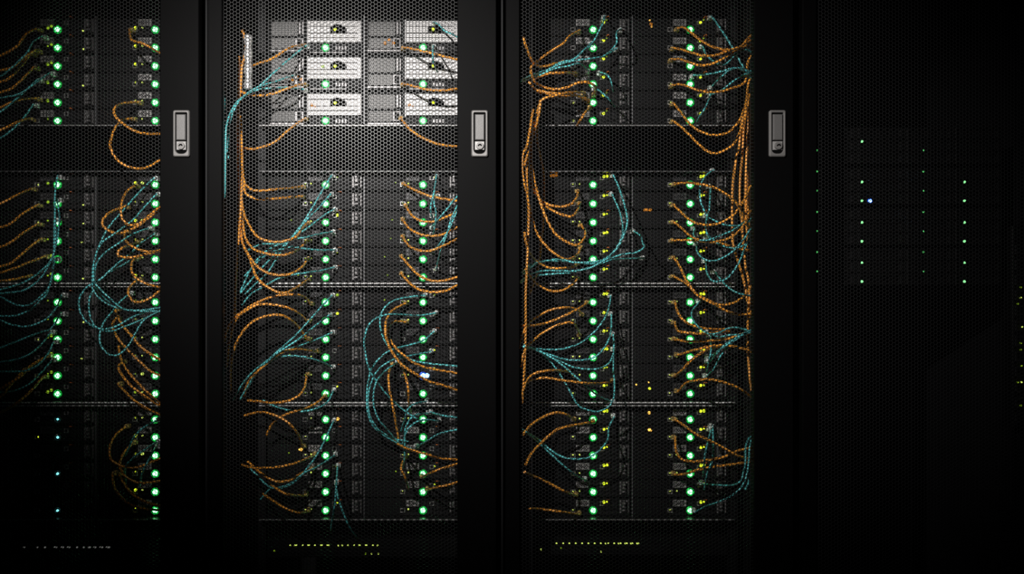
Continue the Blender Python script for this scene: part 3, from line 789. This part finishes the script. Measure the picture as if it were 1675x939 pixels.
# ------------------------------------------------------------------ cables: plug end first, in pixels of the photograph, unprojected at their own depth
# letter 1: colour (o, t); letter 2: p = plugged in at the start, n = no plug in view
CABLES = {
0: """
op 60,47 43,56 26,77 0,91
op 59,82 38,95 20,110 0,115
op 51,87 33,110 15,128 0,134
op 55,110 38,128 20,144 0,151
tp 82,119 61,133 33,153 0,160
tp 69,59 54,69 45,85 20,110 0,125
op 59,161 38,162 15,169 0,176
op 47,194 28,200 0,213
tp 54,171 38,194 20,212 0,226
tp 61,130 31,158 0,183
op 212,47 215,65 230,70 245,77 262,87
op 225,167 202,169 188,176 188,189 202,203 222,215 243,219 264,219
op 215,194 199,197 187,212 180,235 182,245 188,257 202,269 225,276 245,272 262,262
op 50,309 28,319 0,333
op 60,336 38,349 18,365 0,372
op 61,367 38,381 18,396 0,404
op 64,392 41,411 20,429 0,436
op 72,420 46,430 23,439 0,446
op 45,452 23,457 0,460
tp 93,289 90,322 90,355 91,393 84,424 66,444 38,462 0,474
tp 93,327 97,352 95,383 88,414 74,444 61,460 38,475 0,480
tp 89,360 88,406 86,444 83,462 74,478 51,497 33,500 15,493 0,486
tp 89,424 84,455 77,480 66,491 51,506 26,516 0,517
tp 100,483 92,503 74,523 43,534 15,530 0,524
tp 98,514 84,537 61,545 49,550 28,558 0,569
tp 82,544 69,562 49,579 26,588 0,592
tp 87,560 79,578 61,598 38,607 0,608
op 77,583 51,598 33,616 10,630 0,636
tp 84,590 66,611 45,630 20,640 0,642
op 69,618 51,639 28,659 0,675
op 38,606 18,629 0,650
op 204,338 189,343 174,352 167,366 179,378 199,381 225,370 245,355 262,343
op 220,304 207,314 198,335 199,355 210,368 228,365 245,352 262,338
op 204,378 204,391 215,402 230,409 245,412 264,409
op 222,396 212,402 199,406 192,415 197,420 217,421 238,416 264,410
op 220,421 215,434 217,447 226,457 245,466 262,470
op 225,457 212,470 210,480 217,492 230,494 248,486 264,474
tp 252,291 230,312 205,340 179,370 164,398 153,432 151,465 153,475 164,489 184,501 210,507 235,507 262,503
tp 256,317 235,340 217,360 189,381 166,398 155,424 153,457 166,475 189,496 204,506 230,509 262,509
tp 243,373 217,383 194,398 169,416 157,434 155,460 162,479 180,495
tp 252,382 230,398 212,416 189,434 164,457 142,470 130,488 130,506 141,526 164,538 189,534 212,521 235,511 262,503
tp 217,424 194,437 169,452 153,475 146,490 146,511 156,534 179,542 204,534 230,524 262,509
tp 212,480 197,493 184,509 169,529 163,549 166,567 179,580 194,580 210,565 222,544 235,524 260,509
op 188,506 199,530 215,549 230,567 252,583 270,592
op 190,521 184,532 192,552 207,570 225,588 245,606 264,615
op 194,567 199,590 212,611 230,631 248,648 264,660
op 198,593 194,603 205,621 220,636 238,649 264,665
op 193,629 205,641 222,657 243,670 264,679
op 204,699 189,712 180,730 181,750 194,760 217,765 238,760 262,750
op 216,726 202,742 196,760 202,776 215,786 235,790 262,787
op 184,776 187,796 199,814 212,824 235,832
op 194,776 210,801 227,815 250,825 266,828
tp 256,688 235,699 220,714 212,730 205,745
tp 256,723 235,737 217,750 205,765 206,790
tp 254,732 243,753 233,773 228,795
""",
1: """
op 498,73 472,79 447,95 423,104 405,110
op 498,137 478,142 457,150 432,156 409,155 395,150
op 499,194 475,210 455,228 434,239 411,244 396,240
tp 501,74 475,95 449,118 424,141 393,162 380,179 371,204 369,240 368,305
tp 480,123 452,133 421,143 396,160 382,182 374,210 371,250
tp 498,146 470,143 444,144 421,147 398,158 384,175 376,200 373,260
op 659,77 685,82 713,89 750,98
op 658,137 674,140 695,146 723,148 750,145
op 655,192 669,210 690,225 718,236 750,240
tp 709,36 718,41 728,51 738,55 752,62
tp 709,74 708,85 709,102 716,118
on 396,49 400,61 402,80 396,110 393,150 388,200 388,248 391,324 386,457 384,520
on 391,92 391,115 390,170 393,240 396,290 394,340 390,400
op 495,305 475,308 449,310 421,312 407,307 398,291 396,240 393,190
op 493,321 462,324 437,326 416,324 401,314 397,278 394,210
op 503,365 495,373 483,388 462,395 442,395 421,387 406,365 397,340 394,290
op 503,393 490,406 470,416 449,417 429,413 411,404 400,383 395,340
op 503,423 495,436 478,447 457,450 437,446 419,434 406,416 396,393 392,340
op 503,457 490,467 470,478 455,478 434,467 419,452 409,424 398,400
tp 543,286 529,309 511,340 493,368 475,391 457,416 437,447 416,466 401,481
tp 541,317 524,337 503,358 483,383 462,404 437,429 416,452 393,480
tp 547,342 526,355 503,373 483,386 467,396 447,404 429,416 414,434 403,455 391,482
tp 544,379 521,383 501,388 480,391 460,397 440,399 426,400 406,409
tp 547,409 524,409 501,407 475,404 450,410 425,425 400,452
tp 547,437 524,443 501,446 475,450 452,457 432,469 411,481 396,499
op 659,300 677,310 697,319 718,324 750,329
op 663,335 672,350 685,360 703,363 723,358 752,345
op 658,358 669,373 687,383 708,386 728,382 752,370
op 658,386 669,402 687,410 705,410 726,402 752,389
op 656,419 669,434 685,450 705,459 726,459 752,452
op 656,447 669,462 687,474 710,478 731,475 752,465
tp 714,286 710,314 705,335 705,350 710,362
tp 716,320 710,330 713,347 711,373 708,385
tp 706,372 718,358 731,342 749,321
tp 714,440 720,414 731,383 738,360 750,334
tp 708,410 718,401 733,378 750,343
op 508,497 499,486 483,482 457,483 429,491 403,505 380,524 368,552 365,590
op 503,526 493,516 475,505 452,499 426,498 406,506 386,524 375,560 371,600
op 503,555 490,537 472,521 455,515 432,518 411,528 393,549 382,575 377,603 377,640
tp 543,483 529,498 506,524 483,549 457,572 437,590 411,611 393,634 380,656
tp 539,515 513,535 488,555 462,572 442,587 421,608 403,636 392,655
tp 543,544 518,555 490,565 462,575 444,585 426,598 406,616 385,645
tp 544,601 529,593 503,585 480,582 457,584 437,595 419,611 403,639
op 518,575 488,571 462,576 442,590 421,608 406,626 399,648
op 502,613 498,634 488,648 470,656 447,659 426,657 405,655
op 530,649 513,662 488,671 470,677 455,685 444,695 436,712
tp 545,639 536,657 518,668 495,673 472,671 449,664 430,655
op 495,732 490,715 478,698 462,685 439,676 419,675 400,680
op 513,745 493,754 470,761 444,765 412,765 396,760
op 508,769 493,774 475,785 455,788 437,781 421,769 405,755
tp 545,689 541,699 529,725 518,745 503,765 488,783 470,795 452,799 437,794 421,778 408,765
tp 547,745 534,754 513,767 498,773 480,788 460,797 442,800 426,817
op 498,811 472,809 455,801 440,790
op 503,837 490,839 470,833 447,819 430,808
tp 549,791 553,814 562,840 572,863 584,880
tp 552,763 550,795 548,822 545,842 541,868
tp 695,483 667,486 646,491 631,501 623,516 622,534 628,555 639,570 654,581 677,590 705,595 750,599
tp 713,512 687,516 662,515 636,514 616,520 603,532 596,555 598,580 605,606 618,626 636,649 662,672 690,690
tp 710,542 692,557 667,565 641,572 623,584 608,603 602,626 600,652 602,677 609,695 616,703 631,714 654,727 675,735
tp 705,575 680,580 654,585 634,593 616,608 606,630 602,654 605,680 616,699 626,708 646,718 668,722
tp 649,593 631,606 616,624 611,644 612,667 621,688 631,700 646,717 662,735
op 663,496 644,506 634,519 630,537 634,560 644,580 659,598 680,612 702,624 730,632 752,640
op 664,527 646,526 636,535 635,548 644,565 659,580 680,595 705,603 752,611
op 641,597 636,611 636,629 640,652 645,677 649,700 652,720
op 657,598 664,618 668,639 669,659 672,676
tp 698,657 680,660 668,668 662,685 656,705
tp 704,674 726,680 752,683
tp 700,676 677,680 664,698 662,714 656,732
tp 718,689 692,687 674,695 663,712 662,745 658,768
tp 680,732 702,719 723,708 752,702
op 645,723 662,732 682,739 702,744 722,750
op 663,748 656,765 663,781 668,800
op 690,781 705,773 728,765 752,758
op 698,802 715,797 735,793 752,788
tn 367,160 366,220 368,305 365,340 366,400 365,460 366,500
""",
2: """
op 948,50 932,59 920,72 904,82 884,96 868,110
op 922,100 904,105 884,109 871,100 861,77 856,60
op 943,119 922,119 899,120 884,125 872,130
op 973,153 974,145 971,139 958,134 940,137 927,143 907,146 889,142 874,133 868,115
op 955,151 935,151 915,153 894,151 876,146 866,135
op 963,164 943,157 922,153 902,158 886,164 881,189 874,215 866,238 858,270
op 958,160 938,156 920,158 905,155 890,152 880,150 870,140
op 966,174 955,187 949,197 944,206
tp 1009,79 986,92 963,96 935,100 912,107 886,118 850,130
tp 968,69 955,82 938,97 917,102 894,114 852,130
tp 963,115 948,104 930,108 908,112 880,124 850,134
tp 981,118 994,123 1001,138 1003,150
tp 973,143 986,153 999,165 1006,175
tp 1016,47 1008,54 1009,69 1000,82 990,90
tp 989,26 986,38 973,64 962,80
op 1109,46 1119,45 1132,55 1150,68 1170,78 1191,81 1211,77 1229,58
op 1102,78 1122,83 1145,90 1168,91 1188,84 1209,77 1229,66
op 1099,97 1114,97 1132,104 1152,107 1173,101 1196,88 1216,76
op 1101,139 1114,138 1129,143 1152,150 1175,150 1198,144 1219,133 1226,95
op 1102,169 1114,184 1127,201 1145,215 1170,221 1193,215 1211,194 1221,164 1227,130
op 1102,198 1119,212 1145,238 1157,247 1170,251 1191,243 1205,228 1217,195 1224,160
tp 1164,26 1178,46 1191,66 1206,92 1219,115 1230,128
tp 1150,74 1155,89 1170,102 1186,105 1203,89 1219,81 1231,86
tp 1134,123 1160,121 1183,116 1203,111 1224,119
tp 1165,141 1175,130 1193,115 1209,111 1226,116
tp 1163,155 1183,146 1203,130 1224,120
tp 1163,153 1155,174 1145,189 1140,200
on 1229,60 1228,100 1225,150 1214,194 1209,238 1203,266 1198,317 1198,383 1201,406 1216,457 1224,500
on 1228,153 1219,190 1215,240 1210,317 1215,383 1219,432 1226,470 1227,520
on 1231,150 1229,225 1224,290 1222,330 1226,360 1230,400
on 1227,150 1222,240 1219,324 1222,380 1226,440 1224,500 1223,572 1229,640
on 872,179 862,238 855,253 855,286 862,317 865,347 863,404 860,478 860,537 858,600 854,660
op 950,404 945,416 930,424 915,420 897,406 881,386 871,360 863,317 862,266 871,217 884,164
on 884,164 878,217 881,245 889,286 889,342 885,398 878,445 866,480
op 950,368 957,378 955,391 943,401 927,396 909,383 894,358 881,322 870,273 869,240 872,200
op 945,312 944,322 935,333 920,338 902,336 886,328 871,309 866,270
op 948,332 944,345 935,354 922,352 904,344 886,332 874,310
op 945,432 938,436 915,439 892,436 874,424 863,406 858,380
op 945,455 940,462 922,474 902,476 881,467 869,455 860,440
tp 1003,286 1012,306 1022,337 1026,363 1019,388 1007,409 986,425 963,429 938,429 915,424 892,427 871,432 852,446
tp 1001,317 1012,342 1018,365 1017,388 1004,411 984,429 960,431 935,428 909,427 881,430 853,450
tp 1037,378 1048,386 1051,398 1054,404 1040,413 1019,416 994,424 968,437 943,443 915,443 889,443 869,448 849,461
tp 1053,422 1030,423 1004,425 978,433 953,441 932,446 907,448 879,451 849,463
op 1104,301 1122,299 1142,301 1163,305 1183,315 1201,328 1212,345 1224,370
op 1102,335 1117,350 1134,363 1157,368 1180,364 1201,350 1219,324 1228,305
op 1102,363 1117,375 1132,388 1157,395 1183,393 1203,383 1219,365 1228,345
op 1101,393 1127,393 1152,395 1178,398 1198,404 1226,410
op 1102,421 1111,434 1122,457 1134,475 1147,487 1173,498 1198,496 1219,483 1232,466
op 1102,452 1117,460 1124,465 1142,483 1163,493 1183,506 1206,514 1232,513
tp 1168,278 1155,287 1146,304 1145,324 1155,350 1173,363 1193,369 1211,368 1233,359
tp 1137,373 1134,383 1140,392 1152,393 1165,391 1183,383 1198,377 1214,366 1232,356
tp 1140,398 1140,411 1150,423 1165,427 1186,420 1203,407 1219,388 1231,372
tp 1158,388 1165,391 1178,400 1198,406 1216,402 1233,391
tp 1155,427 1156,445 1165,459 1178,460 1193,452 1209,429 1219,404 1231,380
tp 1170,445 1183,462 1198,475 1216,482 1232,484
tp 1157,352 1154,370 1157,383 1168,394 1180,402
tp 1163,304 1160,342 1157,360
op 953,515 943,506 925,503 904,506 884,515 866,528 853,549 849,570
op 961,495 950,503 935,511 915,520 892,529 866,533 852,532
op 948,549 945,539 938,529 925,528 907,534 889,544 871,558 858,575 851,600
tp 999,484 996,503 989,521 973,542 955,557 935,567 909,572 874,570 858,566
tp 1000,514 1000,537 996,555 986,572 971,585 950,589 925,588 899,580 874,571 857,564
tp 1003,547 1004,570 999,590 984,602 963,604 940,601 920,593 897,583 874,572 860,568
tp 1004,572 1003,603 1005,624 1004,649 996,665 978,673 960,670 945,662 930,636 915,611 899,590 876,572 862,566
tp 1004,658 978,647 958,631 938,613 917,595 894,580 874,572 856,567
op 1004,624 984,627 961,627 935,624 912,621 892,618 871,621 858,631 853,654
op 930,608 909,606 889,607 871,613 859,626 854,650
op 971,690 948,694 922,699 909,704 889,721 870,741 860,760
op 940,687 927,678 909,675 889,682 869,695 856,710
tp 1005,682 996,699 994,719 981,736 963,748 943,751 922,748 902,737 881,719 854,702
tp 958,786 940,776 922,762 907,748 885,728 860,706
op 943,811 922,803 897,790 871,778 858,772
op 948,842 917,837 886,833 866,832
op 1105,495 1108,509 1117,523 1132,532 1152,537 1178,539 1200,536
op 1104,528 1109,541 1124,544 1147,546 1173,544 1193,542
op 1104,555 1122,558 1147,558 1173,556 1196,553 1215,546
op 1109,581 1127,575 1147,570 1173,565 1196,566 1221,572 1232,578
op 1105,615 1117,604 1132,588 1150,576 1168,569 1190,564
op 1109,641 1122,627 1140,622 1163,621 1186,626 1211,636 1230,650
tp 1145,493 1132,509 1134,524 1145,537 1160,546 1178,544 1188,538 1206,536 1230,542
tp 1157,543 1175,551 1193,548 1211,547 1230,540
tp 1160,593 1173,578 1188,562 1206,551 1230,541
tp 1156,616 1168,603 1180,580 1196,562 1216,547 1231,540
tp 1160,585 1178,572 1195,560 1210,550 1229,544
tp 1163,549 1163,572 1160,590 1156,610
op 1105,687 1122,698 1137,709 1155,718 1175,728 1198,741 1214,748 1232,752
op 1105,717 1106,737 1114,750 1132,755 1155,753 1178,749 1198,742 1215,735
op 1104,777 1122,775 1140,769 1163,764 1188,761 1216,757 1232,755
tp 1163,704 1155,735 1152,755 1150,780
tp 1166,699 1166,748 1157,773 1152,801
tp 1150,792 1188,794 1206,791 1214,781 1219,755 1220,730 1230,712
tp 1137,838 1155,828 1173,822 1193,813 1211,799 1221,778 1225,750 1230,717
tn 1229,722 1226,750 1225,786 1219,800
"""}


def spline(pts, step=0.006):
    out = []
    n = len(pts)
    for i in range(n - 1):
        p0 = pts[max(i - 1, 0)]
        p1, p2 = pts[i], pts[i + 1]
        p3 = pts[min(i + 2, n - 1)]
        m = max(2, int((p2 - p1).length / step))
        for k in range(m):
            t = k / m
            out.append(0.5 * ((2 * p1) + (p2 - p0) * t + (2 * p0 - 5 * p1 + 4 * p2 - p3) * t * t + (3 * p1 - p0 - 3 * p2 + p3) * t ** 3))
    out.append(pts[-1])
    return out


EDGE = [(-153 + 30.5, 261.5), (363.5, 748), (850, 1234)]
SHELF_BANDS = SHELF_Y
ALL = []
crng = random.Random(11)
for ci in range(3):
    for line in CABLES[ci].strip().splitlines():
        w = line.split()
        col, plug = w[0][0], w[0][1] == 'p'
        px = [tuple(float(q) for q in s.split(',')) for s in w[1:]]
        x, y = px[-1]
        e0, e1 = EDGE[ci]
        dy = px[-1][1] - px[-2][1]
        slope = max(-14, min(14, dy * 0.5))
        side = None
        if ci == 0 and x <= 5:
            px += [(-30, y + slope), (-80, y + slope + 20), (-128, y + slope + 45)]
            side = 'left'
        elif x > e1 - 30 and w[0][1] == 'p':
            px += [(e1 + 22, y + slope)]
            side = 'right'
        ALL.append((ci, col, plug, px, side))

# label words: what each cable does and where its plug sits
made = []
for (ci, col, plug, px, side) in ALL:
    x, y = px[0]
    best = min((n for n in NODES if n[0] == ci), key=lambda n: (abs(y - (n[5] - 4)) + 0.35 * abs(x - (n[4] + (-30 if col == 'o' else 14)))))
    xs = [p[0] for p in px]
    ys = [p[1] for p in px]
    wd, ht = max(xs) - min(xs), max(ys) - min(ys)
    turn = sum(1 for i in range(1, len(xs) - 1) if (xs[i] - xs[i - 1]) * (xs[i + 1] - xs[i]) < 0)
    if not plug:
        shape = 'hanging upright'
    elif turn and wd > 40:
        shape = 'looping back'
    elif ht > 1.6 * wd:
        shape = 'dropping steeply'
    elif max(ys) > max(ys[0], ys[-1]) + 6:
        shape = 'sagging'
    elif min(ys) < min(ys[0], ys[-1]) - 6:
        shape = 'arching'
    else:
        shape = 'slanting'
    cname = {'o': 'orange', 't': 'thin teal'}[col]
    bay = BAY[best[2]][0]
    unit = ORD[best[3]]
    if ci == 1 and best[2] == 0:
        unit = ['topmost', 'middle', 'lowest'][best[3]]
    if plug:
        lab = f'{cname} cable {shape} from {unit} {COLN[best[1]]} server, {bay} bay, {CAB_NAME[ci]} cabinet'
    else:
        lab = f'{cname} cable {shape} beside {COLN[0 if x < (EDGE[ci][0] + EDGE[ci][1]) / 2 else 1]} edge of {CAB_NAME[ci]} cabinet'
    made.append([ci, col, plug, px, side, lab])
seen = {}
for r in made:
    seen.setdefault(r[5], []).append(r)
for lab, rs in seen.items():
    if len(rs) > 1:
        rs.sort(key=lambda r: (sum(p[1] for p in r[3]) / len(r[3])))
        words = {2: ['upper', 'lower'], 3: ['upper', 'middle', 'lower']}.get(len(rs), ['first highest', 'second highest', 'third highest', 'fourth highest', 'lowest', 'very lowest'])
        if not rs[0][2]:
            rs.sort(key=lambda r: (sum(p[0] for p in r[3]) / len(r[3])))
            words = {2: ['inner', 'outer'], 3: ['first', 'second', 'third']}.get(len(rs), ['first', 'second', 'third', 'fourth', 'fifth', 'sixth'])
        for r, wd_ in zip(rs, words):
            r[5] = f'{wd_} {lab}'

for (ci, col, plug, px, side, lab) in made:
    rad = (0.0029 if col == 'o' else 0.0021) * crng.uniform(0.94, 1.06)
    peak = crng.uniform(0.055, 0.125)             # how far behind the door its middle hangs
    e0, e1 = EDGE[ci]
    n = len(px)
    pts = []
    for i, (x, y) in enumerate(px):
        t = i / (n - 1)
        if plug:
            start, end = 0.192, (0.135 if side else 0.165)
            f = min(1.0, t / 0.3)
            g = max(0.0, (t - 0.6) / 0.4)
            f = f * f * (3 - 2 * f)
            g = g * g * (3 - 2 * g)
            yy = start + (peak - start) * f + (end - peak) * g
        else:
            yy = 0.145 + 0.02 * math.sin(3 * t + crng.random())
        if x < CX - 50:                            # stay clear of the left side panel
            yy = max(0.03, min(yy, 2 * ((RACK_GAP[ci] + 9 - CX) / (x - CX) - 1)))
        if x < e0 + 60 and (ci == 2 or (ci == 1 and col == 't' and (not plug or y < 320))):
            xe = (e0 - CX) * S                     # keep the edge runs close behind the mesh
            qa = (x - CX) * S - xe - 0.004
            qb = (x - CX) * S / 2 - (xe - LAMP_POS.x) / 1.55
            if qb < 0:
                yy = min(yy, max(0.021, qa / -qb))
        pts.append(at(x, y, yy))
    if plug:
        p0 = pts[0]
        pts = [p0 + Vector((0, 0.006, 0)), p0 + Vector((0, 0.001, 0))] + pts[1:]
    if not plug and pts[-1].z < pts[0].z:
        pass
    m = MB()
    m.tube(spline(pts), rad, 8)
    g = f'{"orange" if col == "o" else "teal"} patch cables in the {CAB_NAME[ci]} cabinet'
    o = tag(link('patch_cable', m.data('patch_cable', M['orange' if col == 'o' else 'teal'])), lab, 'cable', g)
    if plug:
        p = pts[0]
        q = MB()
        if col == 'o':
            q.box(p.x - 0.0052, p.x + 0.0052, NODE_Y - 0.019, NODE_Y - 0.0008, p.z - 0.0042, p.z + 0.0042, b=0.001)
            q.tube([Vector((p.x, NODE_Y - 0.018, p.z)), Vector((p.x, NODE_Y - 0.027, p.z))], [0.0042, 0.0031], 8)
            q.box(p.x - 0.002, p.x + 0.002, NODE_Y - 0.016, NODE_Y - 0.004, p.z + 0.0042, p.z + 0.0056)
        else:
            q.box(p.x - 0.0054, p.x + 0.0054, NODE_Y - 0.016, NODE_Y - 0.0008, p.z - 0.005, p.z + 0.005, b=0.0008)
            q.tube([Vector((p.x, NODE_Y - 0.015, p.z)), Vector((p.x, NODE_Y - 0.027, p.z))], [0.0044, 0.0024], 8)
            q.box(p.x - 0.0022, p.x + 0.0022, NODE_Y - 0.015, NODE_Y - 0.003, p.z + 0.005, p.z + 0.0062)
        link('plug', q.data('plug', M['plug_orange' if col == 'o' else 'plug_teal']), o)
